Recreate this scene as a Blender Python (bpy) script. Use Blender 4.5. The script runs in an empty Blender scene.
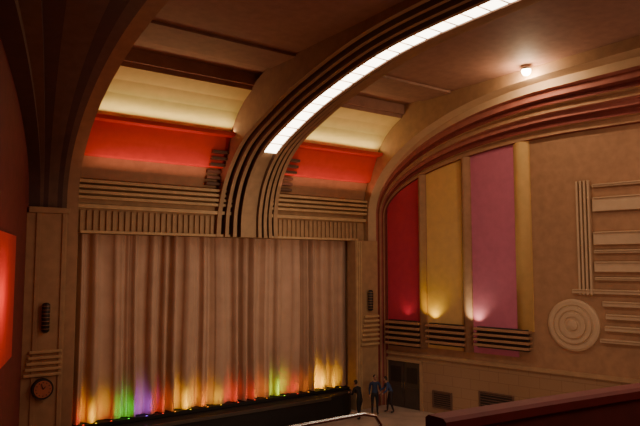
import bpy, bmesh, math, random
from mathutils import Vector, Matrix
random.seed(7)
C=bpy.context.scene
H=6.9   # eye height above stalls floor
# ------------------------------------------------------------------ materials
def mat(name, col, rough=0.75, var=0.12, scale=3.0, metal=0.0, bump=0.0, bscale=40, emit=None, estr=0, sheen=0):
    m=bpy.data.materials.new(name); m.use_nodes=True
    nt=m.node_tree; b=nt.nodes['Principled BSDF']
    tc=nt.nodes.new('ShaderNodeTexCoord')
    n=nt.nodes.new('ShaderNodeTexNoise'); n.inputs['Scale'].default_value=scale; n.inputs['Detail'].default_value=5
    nt.links.new(tc.outputs['Object'],n.inputs['Vector'])
    r=nt.nodes.new('ShaderNodeValToRGB')
    r.color_ramp.elements[0].position=0.3; r.color_ramp.elements[1].position=0.7
    r.color_ramp.elements[0].color=(col[0]*(1-var),col[1]*(1-var),col[2]*(1-var),1)
    r.color_ramp.elements[1].color=(min(1,col[0]*(1+var)),min(1,col[1]*(1+var)),min(1,col[2]*(1+var)),1)
    nt.links.new(n.outputs['Fac'],r.inputs['Fac']); nt.links.new(r.outputs['Color'],b.inputs['Base Color'])
    b.inputs['Roughness'].default_value=rough; b.inputs['Metallic'].default_value=metal
    if sheen: b.inputs['Sheen Weight'].default_value=sheen
    if bump:
        n2=nt.nodes.new('ShaderNodeTexNoise'); n2.inputs['Scale'].default_value=bscale
        nt.links.new(tc.outputs['Object'],n2.inputs['Vector'])
        bp=nt.nodes.new('ShaderNodeBump'); bp.inputs['Strength'].default_value=bump; bp.inputs['Distance'].default_value=0.02
        nt.links.new(n2.outputs['Fac'],bp.inputs['Height']); nt.links.new(bp.outputs['Normal'],b.inputs['Normal'])
    if emit:
        b.inputs['Emission Color'].default_value=(*emit,1); b.inputs['Emission Strength'].default_value=estr
    return m
def brickmat(name,c1,c2,mortar,sx=0.9,sz=0.45):
    m=bpy.data.materials.new(name); m.use_nodes=True
    nt=m.node_tree; b=nt.nodes['Principled BSDF']; b.inputs['Roughness'].default_value=0.7
    tc=nt.nodes.new('ShaderNodeTexCoord'); sp=nt.nodes.new('ShaderNodeSeparateXYZ'); cb=nt.nodes.new('ShaderNodeCombineXYZ')
    nt.links.new(tc.outputs['Object'],sp.inputs[0]); nt.links.new(sp.outputs['Y'],cb.inputs['X']); nt.links.new(sp.outputs['Z'],cb.inputs['Y'])
    br=nt.nodes.new('ShaderNodeTexBrick'); nt.links.new(cb.outputs[0],br.inputs['Vector'])
    br.inputs['Scale'].default_value=1; br.inputs['Brick Width'].default_value=sx; br.inputs['Row Height'].default_value=sz
    br.inputs['Mortar Size'].default_value=0.015
    br.inputs['Color1'].default_value=(*c1,1); br.inputs['Color2'].default_value=(*c2,1); br.inputs['Mortar'].default_value=(*mortar,1)
    nt.links.new(br.outputs['Color'],b.inputs['Base Color'])
    return m
def emis(name,col,s):
    m=bpy.data.materials.new(name); m.use_nodes=True; nt=m.node_tree; nt.nodes.clear()
    e=nt.nodes.new('ShaderNodeEmission'); o=nt.nodes.new('ShaderNodeOutputMaterial')
    e.inputs[0].default_value=(*col,1); e.inputs[1].default_value=s; nt.links.new(e.outputs[0],o.inputs[0]); return m

M_tan   =mat('plaster_tan',(0.42,0.26,0.145))
M_beige =mat('plaster_beige',(0.55,0.37,0.20))
M_cream =mat('plaster_cream',(0.80,0.64,0.29),var=.04)
M_red   =mat('plaster_red',(0.68,0.06,0.055),var=.06)
M_ceil  =mat('plaster_ceiling',(0.32,0.165,0.12))
M_ceil2 =mat('plaster_ceiling_dark',(0.27,0.14,0.10))
M_groove_shade=mat('plaster_groove_shade',(0.12,0.06,0.04))  # shade of the rib grooves, put into the plaster colour
M_maroon=mat('plaster_maroon',(0.19,0.035,0.03))
M_rose  =mat('plaster_rose',(0.36,0.12,0.10))
M_brown =mat('plaster_brown',(0.38,0.21,0.12))
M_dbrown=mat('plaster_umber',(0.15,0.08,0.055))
M_dbrown_shade=mat('plaster_umber_shade',(0.08,0.035,0.03))  # left arch only; its shade is put into the colour
M_pink  =mat('panel_crimson',(0.55,0.04,0.09),var=.06)
M_pink2 =mat('panel_mauve',(0.54,0.16,0.27),var=.06)
M_yell  =mat('panel_gold',(0.70,0.46,0.18),var=.06)
M_light =mat('plaster_pale',(0.54,0.38,0.245),var=.06)
M_dark  =mat('dark_grille',(0.03,0.022,0.02),rough=.5)
M_stage =mat('stage_black',(0.015,0.012,0.012),rough=.8)
M_wood  =mat('door_wood',(0.07,0.05,0.04),rough=.5)
M_floor =mat('floor_lino',(0.50,0.38,0.31),rough=.5,scale=1.2,var=.2)
M_carpet=mat('balcony_carpet',(0.16,0.02,0.02),rough=.95)
M_plush =mat('balcony_plush',(0.24,0.03,0.03),rough=.6)
M_metal =mat('rail_metal',(0.75,0.70,0.65),rough=.25,metal=1.0)
M_curt  =mat('curtain_velvet',(0.54,0.345,0.245),rough=.8,var=.10,scale=1.2,bump=.3,bscale=14,sheen=.15)
M_brick =brickmat('dado_blocks',(0.37,0.22,0.13),(0.35,0.21,0.12),(0.29,0.17,0.10))
M_strip =emis('lamp_panel',(1.0,0.84,0.62),11)
M_white =mat('clock_face',(0.48,0.17,0.10))

# ------------------------------------------------------------------ builder
class B:
    def __init__(s): s.v=[];s.f=[];s.m=[];s.sm=[]
    def poly(s,pts,mi=0,smooth=False):
        i=len(s.v); s.v+= [tuple(p) for p in pts]; s.f.append(tuple(range(i,i+len(pts)))); s.m.append(mi); s.sm.append(smooth)
    def box(s,lo,hi,mi=0,tf=None):
        x0,y0,z0=lo;x1,y1,z1=hi
        p=[(x0,y0,z0),(x1,y0,z0),(x1,y1,z0),(x0,y1,z0),(x0,y0,z1),(x1,y0,z1),(x1,y1,z1),(x0,y1,z1)]
        if tf: p=[tf(*q) for q in p]
        i=len(s.v); s.v+=p
        for f in [(0,3,2,1),(4,5,6,7),(0,1,5,4),(1,2,6,5),(2,3,7,6),(3,0,4,7)]:
            s.f.append(tuple(i+k for k in f)); s.m.append(mi); s.sm.append(False)
    def prism(s,pts,z0,z1,mi=0):
        s.poly([(x,y,z1) for x,y in pts],mi); s.poly([(x,y,z0) for x,y in pts][::-1],mi)
        for i in range(len(pts)):
            a=pts[i]; c=pts[(i+1)%len(pts)]
            s.poly([(a[0],a[1],z0),(c[0],c[1],z0),(c[0],c[1],z1),(a[0],a[1],z1)],mi)
    def grid(s,rows,mi=0,smooth=True,mfun=None):
        i=len(s.v); n=len(rows[0])
        for r in rows: s.v+=[tuple(p) for p in r]
        for a in range(len(rows)-1):
            for b in range(n-1):
                s.f.append((i+a*n+b,i+a*n+b+1,i+(a+1)*n+b+1,i+(a+1)*n+b)); s.m.append(mfun(a,b) if mfun else mi); s.sm.append(smooth)
    def tube(s,path,rad,mi=0,n=10):
        path=[Vector(p) for p in path]
        if not hasattr(rad,'__len__'): rad=[rad]*len(path)
        rows=[]
        up=Vector((0.13,0.21,1)).normalized()
        for j,p in enumerate(path):
            t=(path[min(j+1,len(path)-1)]-path[max(j-1,0)]).normalized()
            a=t.cross(up)
            if a.length<.05: a=t.cross(Vector((1,0,0)))
            a.normalize(); b=t.cross(a)
            rows.append([p+(a*math.cos(2*math.pi*k/n)+b*math.sin(2*math.pi*k/n))*rad[j] for k in range(n+1)])
        s.grid(rows,mi,True); s.poly(rows[0][:-1],mi); s.poly(rows[-1][:-1][::-1],mi)
    def sph(s,c,r,mi=0,n=14,m=9):
        if not hasattr(r,'__len__'): r=(r,r,r)
        rows=[]
        for a in range(m+1):
            th=math.pi*a/m
            rows.append([Vector(c)+Vector((r[0]*math.sin(th)*math.cos(2*math.pi*k/n),r[1]*math.sin(th)*math.sin(2*math.pi*k/n),r[2]*math.cos(th))) for k in range(n+1)])
        s.grid(rows,mi,True)
    def cyl(s,p0,p1,r0,r1=None,mi=0,n=32):
        s.tube([p0,p1],[r0,r0 if r1 is None else r1],mi,n)
    def build(s,name,mats,parent=None,bevel=0,loc=None):
        me=bpy.data.meshes.new(name)
        if loc is None: loc=Vector((0,0,0))
        me.from_pydata([tuple(Vector(v)-Vector(loc)) for v in s.v],[],s.f)
        for m in mats: me.materials.append(m)
        for p,mi,sm in zip(me.polygons,s.m,s.sm): p.material_index=mi; p.use_smooth=sm
        bm=bmesh.new(); bm.from_mesh(me); bmesh.ops.remove_doubles(bm,verts=bm.verts,dist=1e-5)
        bmesh.ops.recalc_face_normals(bm,faces=bm.faces); bm.to_mesh(me); bm.free()
        o=bpy.data.objects.new(name,me); C.collection.objects.link(o); o.location=loc
        if bevel:
            md=o.modifiers.new('bevel','BEVEL'); md.width=bevel; md.segments=2; md.limit_method='ANGLE'
        if parent: o.parent=parent
        return o
def empty(name,loc=(0,0,0)):
    e=bpy.data.objects.new(name,None); C.collection.objects.link(e); e.location=loc; e.empty_display_size=.3; return e
def lamp(name,typ,loc,energy,col,target=None,parent=None,**kw):
    l=bpy.data.lights.new(name,typ); l.energy=energy; l.color=col
    for k,v in kw.items(): setattr(l,k,v)
    o=bpy.data.objects.new(name,l); C.collection.objects.link(o); o.location=loc
    if target is not None: o.rotation_euler=(Vector(target)-Vector(loc)).to_track_quat('-Z','Y').to_euler()
    if parent: o.parent=parent
    return o

# ------------------------------------------------------------------ room shell
b=B(); b.box((-6,-6,-.2),(29,26,0)); b.build('floor',[M_floor])
CE=7.42
b=B(); b.box((-6,-6,H+CE),(29,26,H+CE+.2)); b.build('ceiling',[M_ceil])
b=B(); b.box((6.15,17.9,H+CE-.10),(19.95,19.6,H+CE),0)
b.build('trim_ceiling_band',[M_ceil2])
b=B(); b.box((-6,-6.2,0),(29,-6,H+CE)); b.build('wall_back',[M_maroon])

RO=(21.0,24.3); RD=(.182,-.983); RN=(-.983,-.182)
LO=(4.75,24.3); LD=(-.278,-.9606); LN=(.9606,-.278)
def rw(t,o,z): return (RO[0]+RD[0]*t+RN[0]*o, RO[1]+RD[1]*t+RN[1]*o, z)
def lw(t,o,z): return (LO[0]+LD[0]*t+LN[0]*o, LO[1]+LD[1]*t+LN[1]*o, z)
DADO=H-4.3
b=B(); b.box((-.3,-.25,DADO),(31,0,H+CE),0,rw); b.box((-.3,-.25,0),(31,0.0,DADO),1,rw); b.box((0.2,0,DADO-.1),(31,.10,DADO+.06),2,rw)
b.build('wall_right',[M_brown,M_brick,M_tan])
b=B(); b.box((-.3,-.25,0),(31.5,0,H+CE),0,lw); b.build('wall_left',[M_maroon])

# ------------------------------------------------------------------ nested arches
Bs=[4.62,4.30,4.05,3.85,3.62,3.40,3.15,2.9]
def arch_curve(k,As):
    pts=[(13.5+As[k],0.0),(13.5+As[k],(H+2.4)*.5)]
    for i in range(0,41):
        th=math.pi/2*i/40
        pts.append((13.5+As[k]*math.cos(th),H+2.4+Bs[k]*math.sin(th)))
    for y in (10,6,2,-2,-5.95): pts.append((y,H+2.4+Bs[k]))
    return pts
AsR=[9.97,9.96,9.94,9.93,9.92,9.91,9.90,9.89]
AsL=[9.95,9.93,9.85,9.80,9.75,9.7,9.62,9.6]
def archtop(k,y):
    d=(y-13.5)/AsR[k]
    if d<=0: return H+2.4+Bs[k]
    if d>=1: return H+2.4
    return H+2.4+Bs[k]*math.sqrt(1-d*d)
def build_arch(name,x0,e,sgn,splay,mats,wallx,As):
    b=B(); curves=[arch_curve(k,As) for k in range(8)]
    def X(k,y): return x0+sgn*(e[k]+splay*(k/7.0)*max(0,(23.4-y)))
    seq=[]
    for k in range(8):
        seq.append((k,k))
        if k<7: seq.append((k,k+1))
    rows=[]
    for ck,xk in seq: rows.append([(X(xk,y),y,z) for (y,z) in curves[ck]])
    rows.append([(wallx(y),y,z) for (y,z) in curves[7]])
    for i in range(len(rows)-1):
        k=seq[i][0]
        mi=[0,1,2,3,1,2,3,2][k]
        if i==len(rows)-2: mi=2
        b.grid([rows[i],rows[i+1]],mi,True)
    out=[]
    for (y,z) in curves[0]:
        out.append((X(0,y),y,H+CE+.02) if (z>=H+2.4-1e-6 and y<22.5) else (X(0,y),24.2,z))
    b.grid([[ (X(0,y),y,z) for y,z in curves[0]],out],4,False)
    o=b.build(name,mats)
    md=o.modifiers.new('es','EDGE_SPLIT'); md.split_angle=math.radians(35)
    return o
build_arch('wall_arch_moulding',20.0,[0,.50,.60,.70,.78,.86,.94,1.0],1,.17,[M_light,M_rose,M_maroon,M_brown,M_tan],lambda y:21.0+.185*(24.3-y)+.05,AsR)
build_arch('wall_arch_moulding.001',6.15,[0,.40,.58,.75,.9,1.05,1.2,1.3],-1,.27,[M_brown,M_dbrown,M_dbrown_shade,M_dbrown,M_tan],lambda y:4.75-.289*(24.3-y)-.05,AsL)  # mirrored arch in darker browns, the dimmer left side painted in

# ------------------------------------------------------------------ front wall / proscenium (one architectural group)
WF=empty('wall_front')
b=B()
b.box((3,24.9,0),(23,25.2,H+CE),0)
b.box((4.6,23.95,0),(6.3,24.9,H+1.3),0)
b.box((19.25,23.95,0),(21.2,24.9,H+1.3),0)
b.build('masonry',[M_tan],WF)
prof=[(24.0,H+3.15),(23.75,H+3.2),(23.65,H+3.6),(23.5,H+4.0),(23.28,H+4.04),(23.05,H+4.6),(22.75,H+5.2),(22.35,H+5.22),(22.30,H+5.36),(22.75,H+5.34),(22.55,H+5.65),(22.1,H+6.15),(21.6,H+6.52),(21.0,H+6.82),(20.95,H+6.98),(20.8,H+6.98),(20.8,H+CE)]
pm=[0,0,0,1,1,1,1,1,1,2,2,2,2,3,3,3]
b=B(); b.grid([[ (6.17,y,z) for y,z in prof],[(19.98,y,z) for y,z in prof]],0,False,lambda a,k:pm[k])
b.build('cove',[M_brown,M_red,M_cream,M_ceil],WF)
b=B()
b.box((6.18,23.8,H+1.15),(19.98,24.9,H+3.2),0)
for i in range(4):
    z=H+2.42+i*.2; b.box((6.18,23.55-.02*i,z),(19.98,23.8,z+.11),1)
b.box((6.18,23.6,H+2.08),(19.98,23.8,H+2.22),1)
b.box((6.3,23.62,H+1.15),(19.5,23.8,H+1.25),1)
x=6.3
while x<19.6:
    if not (11.9<x<14.7): b.box((x,23.72,H+1.25),(x+.13,23.8,H+2.0),0)
    x+=.24
b.build('frieze',[M_tan,M_beige],WF)
for nm,xa,xb in (('louvre_a',11.25,12.05),('louvre_b',14.6,15.5)):
    b=B()
    for i in range(6):
        z=H+3.3+i*.25; yy=23.62-(.13*i if i>2 else .04*i)
        b.box((xa,yy-.14,z),(xb,yy+.3,z+.11),0)
    b.build(nm,[M_dbrown],WF)
b=B()
for i in range(4): b.box((5.65+i*.17,23.75+.04*i,0),(5.75+i*.17,23.96,H+1.14),0)
for i in range(3): b.box((19.09+i*.13,23.26,0),(19.16+i*.13,23.32,H+1.1),0)
b.build('flutes',[M_beige],WF,bevel=.015)
b=B(); b.box((4.3,22.75,0),(5.62,23.9,H+1.75),0); b.box((4.35,22.68,H+1.75),(5.68,23.9,H+1.95),1); b.box((4.6,22.70,0),(4.75,22.76,H+1.75),1); b.box((5.44,22.70,0),(5.58,22.76,H+1.75),1)
b.box((19.05,23.3,0),(20.45,23.94,H+1.14),0)
b.build('pier',[M_tan,M_tan],WF,bevel=.015)
def bars(name,x0,x1,y,z0,n,dz,m):
    b=B()
    for i in range(n): b.box((x0+.04*i,y-.1,z0+i*dz),(x1,y+.05,z0+i*dz+dz*.5),0)
    b.build(name,[m],WF,bevel=.02)
bars('streamline_bars_a',4.35,5.55,22.72,H-3.75,5,.19,M_beige)
bars('streamline_bars_b',19.3,20.45,23.28,H-3.9,7,.22,M_beige)
def speaker(name,x,y,z,w,h):
    b=B(); b.tube([(x,y,z-h/2),(x,y,z-h/2+.06),(x,y,z+h/2-.06),(x,y,z+h/2)],[w*.25,w*.5,w*.5,w*.25],0,16)
    for i in range(7):
        b.cyl((x,y,z-h/2+.12+i*(h-.24)/6),(x,y,z-h/2+.14+i*(h-.24)/6),w*.56,mi=1,n=16)
    b.build(name,[M_dark,M_brown])
speaker('speaker_grille',4.98,22.60,H-1.8,.26,1.0)
speaker('speaker_grille.001',19.85,23.15,H-1.75,.26,1.0)
e=empty('wall_clock',(4.95,22.5,H-4.15))
b=B(); b.cyl((0,.19,0),(0,0,0),.34,mi=0); b.cyl((0,.02,0),(0,-.02,0),.28,mi=1)
for i in range(12):
    a=math.radians(30*i); b.box((math.sin(a)*.22-.014,-.035,math.cos(a)*.22-.014),(math.sin(a)*.22+.014,-.02,math.cos(a)*.22+.014),0)
b.build('clock_body',[M_dark,M_white],e)
b=B(); b.tube([(0,-.035,0),(.08,-.035,.09)],.014,0,6); b.tube([(0,-.035,0),(-.06,-.035,.19)],.010,0,6); b.build('clock_hands',[M_dark],e)

# ------------------------------------------------------------------ curtain
def curtain():
    x0,x1=6.33,19.22; NX=1100; NZ=26; z0,z1=1.03,H+1.14
    rows=[]
    ph=[random.uniform(0,6.28) for _ in range(8)]
    for j in range(NZ+1):
        w=j/NZ; z=z0+(z1-z0)*w; row=[]
        amp=.30-.07*w
        for i in range(NX+1):
            x=x0+(x1-x0)*i/NX
            s=x+.16*math.sin(x*1.7+ph[0])+.10*math.sin(x*3.7+ph[1])+.03*math.sin(w*4+x*1.3)
            f=math.sin(2*math.pi*s/.62)
            f2=math.sin(2*math.pi*s/.26+ph[2]+1.2*math.sin(x*.9))
            big=.75+.35*math.sin(x*2.9+ph[4])*math.sin(x*1.1+ph[5])
            y=24.25+amp*(.74*big*(abs(f)**.65*(1 if f>0 else -1))+.20*f2*(.5+.5*math.sin(x*2.3+ph[3])))
            row.append((x,y,z))
        rows.append(row)
    b=B(); b.grid(rows,0,True)
    b.build('stage_curtain',[M_curt])
curtain()
# ------------------------------------------------------------------ stage
sp=[(6.32,24.88),(6.32,22.6),(17.0,22.6),(17.8,22.75),(18.4,23.0),(18.8,23.4),(18.95,24.0),(19.2,24.0),(19.2,24.88)]
ST=empty('stage')
b=B(); b.prism(sp,0,1.0,0); b.box((6.32,22.54,.88),(17.0,22.6,1.01),1)
b.build('platform',[M_stage,M_wood],ST)
cols={'amber':(1,.30,.01),'yellow':(1,.66,.01),'green':(.05,1,.03),'red':(1,.05,.02),'lime':(.45,1,.02),'violet':(.32,.10,1)}
lst=[(6.6,'red',24),(7.05,'yellow',85),(7.6,'red',22),(8.25,'green',60),(8.95,'violet',80),(9.6,'red',36),(10.1,'amber',22),(10.75,'yellow',120),(11.5,'amber',45),(12.1,'yellow',40),(12.9,'red',50),(13.7,'red',30),(14.3,'amber',36),(15.2,'lime',95),(15.9,'red',40),(16.5,'amber',25),(17.4,'yellow',230),(18.3,'yellow',100)]
b=B(); b.box((6.4,23.40,1.0),(18.72,23.43,1.15),0); b.box((6.4,23.40,1.0),(18.72,23.72,1.02),0)
b.build('footlight_trough',[M_stage],ST)
for i,(x,c,p) in enumerate(lst):
    b=B(); b.sph((x,23.58,1.10),.04,0); b.cyl((x,23.58,1.02),(x,23.58,1.07),.03,mi=1,n=10)
    b.build('footlight_bulb_%d'%i,[emis('gel_'+c,cols[c],2),M_dark],ST)
    lamp('footlight_%d'%i,'SPOT',(x,23.56,1.17),p*.62,cols[c],(x,24.2,1.42),parent=ST,shadow_soft_size=.04,spot_size=math.radians(96),spot_blend=1.0)

# ------------------------------------------------------------------ central rib fan + light strip
XC=13.3
R0=[(23.45,1.15),(23.4,2.3),(22.9,3.6),(21.8,4.74),(20.0,5.55),(17.6,6.28),(14.1,6.92),(9.7,7.07),(4,7.09),(-5.9,7.09)]
def cr(P,n=8):
    out=[]
    for i in range(len(P)-1):
        p0=P[max(i-1,0)];p1=P[i];p2=P[i+1];p3=P[min(i+2,len(P)-1)]
        for k in range(n):
            t=k/n
            out.append(tuple(.5*((2*p1[a])+(-p0[a]+p2[a])*t+(2*p0[a]-5*p1[a]+4*p2[a]-p3[a])*t*t+(-p0[a]+3*p1[a]-3*p2[a]+p3[a])*t**3) for a in (0,1)))
    out.append(P[-1]); return out
R=[(y,z+H) for y,z in cr(R0)]
def nrm(i):
    a=R[max(i-1,0)];c=R[min(i+1,len(R)-1)]
    ty,tz=c[0]-a[0],c[1]-a[1]; l=math.hypot(ty,tz); return (-tz/l,ty/l)
half=[(0.0,-.04),(.31,-.04),(.31,.14),(.46,.14),(.46,-.14),(.60,-.14),(.60,.06),(.75,.06),(.75,-.24),(.89,-.24),(.89,-.04),(1.04,-.04),(1.04,-.34),(1.18,-.34),(1.18,-.14),(1.36,-.14),(1.36,-.45),(1.36,-1.7)]
sec=[(-x,d) for x,d in half[::-1]]+half[1:]
def rp(i,x,d):
    n=nrm(i); fl=1+.12*max(0,(20-i))/20
    return (XC+x*fl, R[i][0]+n[0]*d, R[i][1]+n[1]*d)
b=B()
rows=[[rp(i,x,d) for x,d in sec] for i in range(len(R))]
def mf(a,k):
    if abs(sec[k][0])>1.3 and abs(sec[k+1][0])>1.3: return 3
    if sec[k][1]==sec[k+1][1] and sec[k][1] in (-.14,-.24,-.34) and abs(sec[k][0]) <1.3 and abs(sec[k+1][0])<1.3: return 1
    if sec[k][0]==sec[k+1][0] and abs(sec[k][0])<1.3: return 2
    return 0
b.grid(rows,0,False,mf)
b.poly(rows[0],0)
b.build('ceiling_rib_fan',[M_tan,M_groove_shade,M_dbrown,M_ceil2])  # groove floors and rib sides coloured darker to stand for recess shade
b=B()
L=[0]
for i in range(1,len(R)): L.append(L[-1]+math.hypot(R[i][0]-R[i-1][0],R[i][1]-R[i-1][1]))
def at(s):
    for i in range(1,len(R)):
        if L[i]>=s:
            f=(s-L[i-1])/(L[i]-L[i-1]); p=(R[i-1][0]+(R[i][0]-R[i-1][0])*f,R[i-1][1]+(R[i][1]-R[i-1][1])*f)
            ty,tz=R[i][0]-R[i-1][0],R[i][1]-R[i-1][1]; l=math.hypot(ty,tz); return p,(-tz/l,ty/l)
    return R[-1],(0,-1)
s=4.05
while s<L[-1]-1:
    q=[]
    for ss in (s,s+.54):
        p,n=at(ss); d=.10
        q.append([(XC-.29,p[0]+n[0]*d,p[1]+n[1]*d),(XC+.29,p[0]+n[0]*d,p[1]+n[1]*d)])
    b.poly([q[0][0],q[0][1],q[1][1],q[1][0]],0)
    s+=.61
b.build('ceiling_light_strip',[M_strip])

# ------------------------------------------------------------------ right wall decoration
def wallY(t): return RO[1]+RD[1]*t
def panel(name,t0,t1,z0,m,off=.14,bulge=0):
    b=B(); n=14; fr=[];bk=[]
    for i in range(n+1):
        t=t0+(t1-t0)*i/n; zt=archtop(7,wallY(t)-.03)-.01
        o=off+bulge*math.sin(math.pi*i/n)
        fr.append((rw(t,o,z0),rw(t,o,zt))); bk.append((rw(t,0.003,z0),rw(t,0.003,zt)))
    b.grid([[f[0] for f in fr],[f[1] for f in fr]],0,bulge>0)
    b.grid([[f[0] for f in fr],[f[0] for f in bk]],0,False)
    b.poly([fr[0][0],fr[0][1],bk[0][1],bk[0][0]],0); b.poly([fr[-1][0],fr[-1][1],bk[-1][1],bk[-1][0]],0)
    return b.build(name,[m])
zb=H-3.9
panel('wall_panel_crimson',1.0,2.95,zb,M_pink,.06)
panel('wall_pilaster',2.95,3.35,zb,M_brown,.14,.22)
panel('wall_panel_gold',3.35,5.3,zb,M_yell,.06)
panel('wall_pilaster.001',5.3,5.75,zb,M_brown,.14,.22)
panel('wall_panel_mauve',5.75,7.85,zb,M_pink2,.06)
panel('wall_pilaster.002',7.85,8.55,H-2.8,M_yell,.10,.2)
def louvre(name,t0,t1,z0,z1,n):
    b=B(); dz=(z1-z0)/n
    b.box((t0+.1,.1,z0),(t1-.1,.3,z1),1,rw)
    for i in range(n):
        b.box((t0,.08,z0+i*dz+dz*.35),(t1,.50,z0+i*dz+dz*.8),0,rw)
    b.build(name,[M_brown,M_dark],bevel=.015)
louvre('wall_louvre',1.1,3.1,H-3.95,H-2.7,5)
louvre('wall_louvre.001',3.45,5.5,H-3.72,H-2.72,4)
louvre('wall_louvre.002',5.95,8.5,H-3.62,H-2.72,4)
e=empty('wall_roundel',rw(10.2,0,H-2.4))
b=B()
prof2=[(1.02,0),(1.02,.12),(.94,.16),(.80,.16),(.78,.12),(.74,.12),(.72,.20),(.58,.20),(.56,.16),(.52,.16),(.50,.24),(.34,.24),(.32,.20),(.22,.20),(.20,.27),(.10,.30),(0.001,.31)]
rows=[]
for r,o in prof2:
    rows.append([tuple(Vector(rw(10.2+r*math.cos(2*math.pi*k/48),o,H-2.4+r*math.sin(2*math.pi*k/48)))-Vector(rw(10.2,0,H-2.4))) for k in range(49)])
b.grid(rows,0,False); b.build('disc',[M_light],e)
b=B()
for i in range(4): b.box((10.45+i*.16,0,H-1.2),(10.54+i*.16,.12+.03*i,H+3.3),0,rw)
for (z0,z1,t0) in ((2.05,2.6,11.1),(3.0,3.12,11.1),(.75,1.25,11.1),(.42,.55,11.1),(-.30,.10,11.1),(-.62,-.5,11.1),(-1.15,-.98,10.2),(-1.62,-1.42,11.35),(-2.1,-1.9,11.45),(-2.55,-2.35,11.4),(-3.0,-2.85,11.2)):
    b.box((t0,0,H+z0),(17,.16,H+z1),1,rw); b.box((t0+.05,.16,H+z1-.05),(17,.22,H+z1),0,rw)
b.build('wall_streamline_relief',[M_light,M_light],bevel=.02)
e=empty('exit_door',(0,0,0))
b=B(); b.box((.85,0,0),(.98,.10,2.3),0,rw); b.box((2.85,0,0),(2.98,.10,2.3),0,rw); b.box((.85,0,2.2),(2.98,.12,2.34),0,rw); b.build('door_frame',[M_tan],e)
b=B()
for t0,t1 in ((.98,1.9),(1.93,2.85)):
    b.box((t0,.0,0.02),(t1,.05,2.2),0,rw)
    b.box((t0+.15,.05,1.2),(t1-.15,.06,1.95),1,rw); b.box((t0+.15,.05,.25),(t1-.15,.065,1.0),0,rw)
b.box((1.82,.05,.95),(1.86,.11,1.25),2,rw); b.box((1.97,.05,.95),(2.01,.11,1.25),2,rw)
b.build('door_leaves',[M_wood,M_dark,M_metal],e)
for nm,t0,t1,z0,z1 in (('vent_grille',3.6,4.5,.35,1.0),('vent_grille.001',6.0,7.5,.5,1.3)):
    b=B(); b.box((t0,0,z0),(t1,.04,z1),1,rw)
    for (a,c,d,f) in ((t0-.06,t1+.06,z0-.06,z0),(t0-.06,t1+.06,z1,z1+.06),(t0-.06,t0,z0,z1),(t1,t1+.06,z0,z1)): b.box((a,0,d),(c,.08,f),0,rw)
    for i in range(7):
        z=z0+(z1-z0)*(i+.4)/7; b.box((t0,.03,z),(t1,.07,z+.03),0,rw)
    b.build(nm,[M_dbrown,M_dark])
b=B()
b.box((4.9,0.003,H-2.6),(9.5,.06,H+.8),0,lw)
b.build('wall_panel_red',[M_red])

# ------------------------------------------------------------------ balcony
b=B()
for i,(y0,y1,z) in enumerate(((-5.95,-3,H-.9),(-3,-1,H-1.25),(-1,1,H-1.6),(1,2.7,H-2.0),(2.7,4.3,H-2.4),(4.3,5.0,H-2.85))):
    b.box((4.75-.289*(24.3-max(y0,-6))+.7 if y0>-3 else -2.6,y0,H-3.4),(23.6-.18*max(0,y1),y1,z),0)
b.build('balcony_floor',[M_carpet])
def ppy(x): return 5.62-.085*(x-5.5)-.006*(x-5.5)**2
b=B()
rows=[]
for i in range(40):
    x=5.85+(23.9-5.85)*i/39; y=ppy(x)
    rows.append([(x,y-.13,H-3.4),(x,y-.13,H-2.08),(x,y-.17,H-2.05),(x,y-.17,H-1.94),(x,y-.12,H-1.9),(x,y+.13,H-1.9),(x,y+.18,H-1.94),(x,y+.18,H-2.05),(x,y+.13,H-2.08),(x,y+.13,H-3.7)])
b.grid(rows,0,False,lambda a,k: 1 if 1<=k<=7 else 0); b.poly(rows[0],0); b.poly(rows[-1],0)
b.build('balcony_parapet',[M_maroon,M_plush])
b=B(); b.box((-.3,6.1,H-3.7),(5.6,6.35,H-2.5),0); b.box((5.4,5.5,H-3.7),(5.58,6.1,H-2.5),0); b.build('balcony_front',[M_maroon],bevel=.02)
b=B()
zt=H-1.90
b.tube([(-.3,6.22,zt),(2,6.22,zt),(4.9,6.22,zt),(5.2,6.22,zt),(5.38,6.2,zt-.04),(5.45,6.18,zt-.16),(5.45,6.18,H-2.5)],.024,0,12)
for x in (0.4,2.2,4.0): b.tube([(x,6.22,zt),(x,6.22,H-2.5)],.018,0,10)
b.tube([(-.3,6.22,zt-.25),(5.45,6.22,zt-.25)],.014,0,8)
b.build('balcony_handrail',[M_metal])

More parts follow.
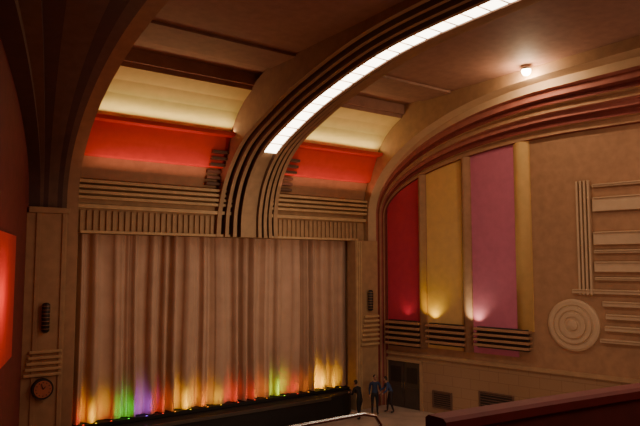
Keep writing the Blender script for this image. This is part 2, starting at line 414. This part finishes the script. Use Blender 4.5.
# ------------------------------------------------------------------ people
M_skin=mat('skin',(0.40,0.21,0.15),rough=.6); M_hair=mat('hair',(0.03,0.02,0.015))
M_eye=mat('eye',(0.02,0.015,0.015)); M_lip=mat('lips',(0.35,0.1,0.08))
def person(name,loc,rot,top,trou,nodes_mod,headturn=0,S=1.0):
    root=empty(name,loc); root.rotation_euler=(0,0,rot); root.scale=(S,S,S)
    N={'pelvis':((0,0,.95),.155),'waist':((0,.0,1.08),.135),'chest':((0,0,1.28),.155),'upchest':((0,0,1.42),.125),'neck':((0,.01,1.50),.058),'neck2':((0,.015,1.58),.052),
       'hipL':((.10,0,.90),.105),'kneeL':((.11,.02,.50),.065),'ankL':((.11,-.01,.09),.042),'toeL':((.12,.15,.045),.042),
       'hipR':((-.10,0,.90),.105),'kneeR':((-.11,.02,.50),.065),'ankR':((-.11,-.01,.09),.042),'toeR':((-.12,.15,.045),.042),
       'shL':((.19,0,1.42),.072),'elL':((.25,-.02,1.13),.048),'wrL':((.26,.08,.88),.032),
       'shR':((-.19,0,1.42),.072),'elR':((-.25,-.02,1.13),.048),'wrR':((-.26,.08,.88),.032)}
    for k,v in nodes_mod.items(): N[k]=(v,N[k][1])
    E=[('pelvis','waist'),('waist','chest'),('chest','upchest'),('upchest','neck'),('neck','neck2'),('pelvis','hipL'),('hipL','kneeL'),('kneeL','ankL'),('ankL','toeL'),
       ('pelvis','hipR'),('hipR','kneeR'),('kneeR','ankR'),('ankR','toeR'),('upchest','shL'),('shL','elL'),('elL','wrL'),('upchest','shR'),('shR','elR'),('elR','wrR')]
    names=list(N); idx={n:i for i,n in enumerate(names)}
    me=bpy.data.meshes.new('sk'); me.from_pydata([N[n][0] for n in names],[(idx[a],idx[c]) for a,c in E],[])
    o=bpy.data.objects.new('sk',me); C.collection.objects.link(o)
    md=o.modifiers.new('s','SKIN'); sv=me.skin_vertices[0].data
    for n in names:
        r=N[n][1]; sv[idx[n]].radius=(r,r*(.72 if n in('pelvis','waist','chest','upchest') else 1))
    sv[idx['pelvis']].use_root=True
    sb=o.modifiers.new('ss','SUBSURF'); sb.levels=2; sb.render_levels=2
    bpy.context.view_layer.update()
    ev=o.evaluated_get(bpy.context.evaluated_depsgraph_get()); m2=bpy.data.meshes.new_from_object(ev)
    bpy.data.objects.remove(o)
    m2.materials.clear()
    for m in (top,trou,M_skin,M_dark): m2.materials.append(m)
    segs=[(a,c,Vector(N[a][0]),Vector(N[c][0])) for a,c in E]
    for p in m2.polygons:
        p.use_smooth=True; best=None
        for a,c,A,Bb in segs:
            d=Bb-A; t=max(0,min(1,(p.center-A).dot(d)/d.length_squared)); q=(A+d*t-p.center).length
            if best is None or q<best[0]: best=(q,a,c,t)
        _,a,c,t=best; mi=0
        if c.startswith('toe') or (c.startswith('ank') and t>.93): mi=3
        elif c.startswith('hip') or c.startswith('knee') or c.startswith('ank'): mi=1
        elif c=='waist' and t<.3: mi=1
        elif c=='neck2' : mi=2
        elif c.startswith('wr') and t>.9: mi=2
        p.material_index=mi
    bo=bpy.data.objects.new('body',m2); C.collection.objects.link(bo); bo.parent=root
    b=B()
    for sd,s in (('L',1),('R',-1)):
        w=Vector(N['wr'+sd][0]); el=Vector(N['el'+sd][0]); d=(w-el).normalized()
        side=d.cross(Vector((1,0,0))); side.normalize(); nrmv=d.cross(side)
        b.tube([w-d*.02,w+d*.03,w+d*.07,w+d*.10],[.028,.034,.038,.03],0,12)
        for k,(o_,ln) in enumerate(((-.030,.068),(-.010,.078),(.010,.073),(.028,.056))):
            p0=w+d*.085+side*o_; p1=p0+d*ln*.45+nrmv*.008*s; p2=p1+d*ln*.3+nrmv*.018*s; p3=p2+d*ln*.2+nrmv*.022*s
            b.tube([p0,p1,p2,p3],[.010,.009,.0085,.006],0,8)
        p0=w+d*.03-side*.03; b.tube([p0,p0+d*.03-side*.025,p0+d*.06-side*.03+nrmv*.01*s],[.013,.011,.007],0,8)
    b.build('hands',[M_skin],root)
    hc=Vector(N['neck2'][0])+Vector((0,.02,.10))
    b=B()
    b.sph(hc,(.074,.094,.115),0,20,14)
    b.sph(hc+Vector((0,.045,-.055)),(.05,.05,.055),0)
    b.tube([hc+Vector((0,.085,.02)),hc+Vector((0,.108,-.015)),hc+Vector((0,.09,-.028))],[.008,.015,.010],0,8)
    for s in (1,-1):
        b.sph(hc+Vector((.076*s,-.005,-.005)),(.012,.022,.032),0)
        b.sph(hc+Vector((.028*s,.083,.008)),(.012,.008,.008),1)
        b.tube([hc+Vector((.012*s,.09,.028)),hc+Vector((.045*s,.078,.028))],.004,3,6)
    b.tube([hc+Vector((-.022,.088,-.05)),hc+Vector((0,.096,-.05)),hc+Vector((.022,.088,-.05))],[.003,.007,.003],2,8)
    b.sph(hc+Vector((0,-.018,.022)),(.083,.092,.110),3,20,12)
    ho=b.build('head',[M_skin,M_eye,M_lip,M_hair],root,loc=hc); ho.rotation_euler=(0,0,headturn)
    return root
M_navy=mat('cloth_navy',(0.022,0.04,0.10)); M_char=mat('cloth_charcoal',(0.015,0.015,0.02)); M_blue=mat('cloth_blue',(0.035,0.07,0.18)); M_bd=mat('cloth_brown',(0.03,0.02,0.02))
lean={'chest':(0,.09,1.25),'upchest':(0,.17,1.37),'neck':(0,.21,1.44),'neck2':(0,.25,1.51),'shL':(.19,.17,1.36),'shR':(-.19,.17,1.36),'elL':(.25,.28,1.12),'wrL':(.22,.48,1.02),'elR':(-.25,.24,1.10),'wrR':(-.2,.42,.95),'kneeL':(.12,.12,.5),'ankL':(.12,.14,.09),'toeL':(.13,.30,.045),'ankR':(-.12,-.12,.09),'toeR':(-.13,.04,.045)}
person('man_standing',(19.3,22.25,0),math.radians(150),M_navy,M_char,{'kneeL':(.13,.05,.5),'ankL':(.14,.04,.09),'toeL':(.16,.19,.045),'elR':(-.27,.02,1.15),'wrR':(-.20,.22,1.05)},.3)
person('man_leaning',(20.1,22.05,0),math.radians(60),M_blue,M_bd,lean,-.3,.97)
lean2=dict(lean); lean2.update({'wrL':(.16,.50,1.12),'wrR':(-.16,.50,1.12)})
person('stagehand_leaning',(18.15,21.95,0),math.radians(8),M_char,M_char,lean2,.2,.98)

# ------------------------------------------------------------------ lights
W=bpy.data.worlds.new('world'); C.world=W; W.use_nodes=True
W.node_tree.nodes['Background'].inputs[0].default_value=(.05,.03,.025,1); W.node_tree.nodes['Background'].inputs[1].default_value=.3
for nm,x,sz,p in (('cove_lamp_left',9.2,5.6,50),('cove_lamp_right',17.3,5.0,42)):
    lamp(nm,'AREA',(x,22.42,H+5.42),p*.75,(1,.82,.38),(x,21.4,H+7),shape='RECTANGLE',size=sz,size_y=.1)
lamp('cornice_lamp_left','AREA',(9.0,23.1,H+3.35),40,(1,.36,.22),(9.0,22.5,H+5),shape='RECTANGLE',size=5.0,size_y=.1)
lamp('cornice_lamp_right','AREA',(17.3,23.1,H+3.35),32,(1,.36,.22),(17.3,22.5,H+5),shape='RECTANGLE',size=5.0,size_y=.1)
def fill_spot(i,loc,tgt,e,col,ang=50):  # unseen spots added at the balcony front to light curtain, wall and floor
    nm='balcony_fill' if i==0 else 'balcony_fill.%03d'%i
    r=empty(nm,loc); d=(Vector(tgt)-Vector(loc)).normalized()
    b=B(); b.tube([-d*.45,-d*.40,-d*.05,Vector((0,0,0))],[.06,.11,.12,.13],0,16); b.tube([-d*.2,-d*.2+Vector((0,-.1,-.3))],.02,0,8)
    b.build('fill_housing',[M_dark],r)
    l=lamp('beam','SPOT',tuple(d*.05),e,col,None,r,spot_size=math.radians(ang),spot_blend=.95,shadow_soft_size=.12)
    l.rotation_euler=d.to_track_quat('-Z','Y').to_euler()
fill_spot(0,(15.5,5.9,H-2.6),(12.0,24,H-.4),2500,(1,.70,.45),50)
fill_spot(1,(13,5.9,H-2.6),(22.0,17.5,H-.3),1000,(1,.64,.42),76)
fill_spot(2,(11,6.0,H-2.6),(21.0,20.5,0),700,(1,.80,.66),24)  # added to brighten the stalls floor
e=empty('ceiling_downlight',(19.65,13.9,H+7.2))
b=B(); b.cyl((0,0,.25),(0,0,.05),.18,mi=0,n=20); b.sph((0,0,0),.17,1); b.build('fitting',[M_metal,emis('bulb_glow',(1,.85,.55),40)],e)
lamp('downlight_glow','POINT',(0,0,-.28),240,(1,.70,.40),parent=e,shadow_soft_size=.12)
def up(nm,t,o,z,p,col,ang=110):
    lamp(nm,'SPOT',rw(t,o,z),p,col,rw(t,.05,z+2.2),shadow_soft_size=.06,spot_size=math.radians(ang),spot_blend=1.0)
up('louvre_lamp_gold',3.75,.35,H-2.68,75,(1,.72,.05))
up('louvre_lamp_white',6.0,.35,H-2.68,70,(1,.85,.5))
up('louvre_lamp_rose',2.2,.4,H-2.66,14,(1,.3,.3))
for i,(x,y,p) in enumerate(((8,1.5,150),(18,1.5,300),(21.0,10.0,80))):  # pendants added out of view as general fill light
    e=empty('fill_pendant' if i==0 else 'fill_pendant.%03d'%i,(x,y,H+4.6))
    b=B(); b.sph((0,0,0),(.3,.3,.18),0); b.cyl((0,0,.15),(0,0,.65 if i==2 else 2.4),.02,mi=1,n=8); b.build('fill_globe',[emis('opal_fill',(1,.7,.45),2),M_dark],e)
    lamp('glow','POINT',(0,0,-.4),p,(1,.62,.40),parent=e,shadow_soft_size=.3)
lamp('left_panel_fill','POINT',lw(7.4,.9,H-.8),60,(1,.25,.15),shadow_soft_size=.1)  # unseen red light added to brighten the left panel, no fitting

# ------------------------------------------------------------------ camera
cd=bpy.data.cameras.new('camera'); cd.lens=35; cd.sensor_width=36; cd.clip_start=.05; cd.clip_end=200
co=bpy.data.objects.new('camera',cd); C.collection.objects.link(co); co.location=(0,0,H)
co.rotation_euler=(math.radians(94.7),0,math.radians(-36)); C.camera=co
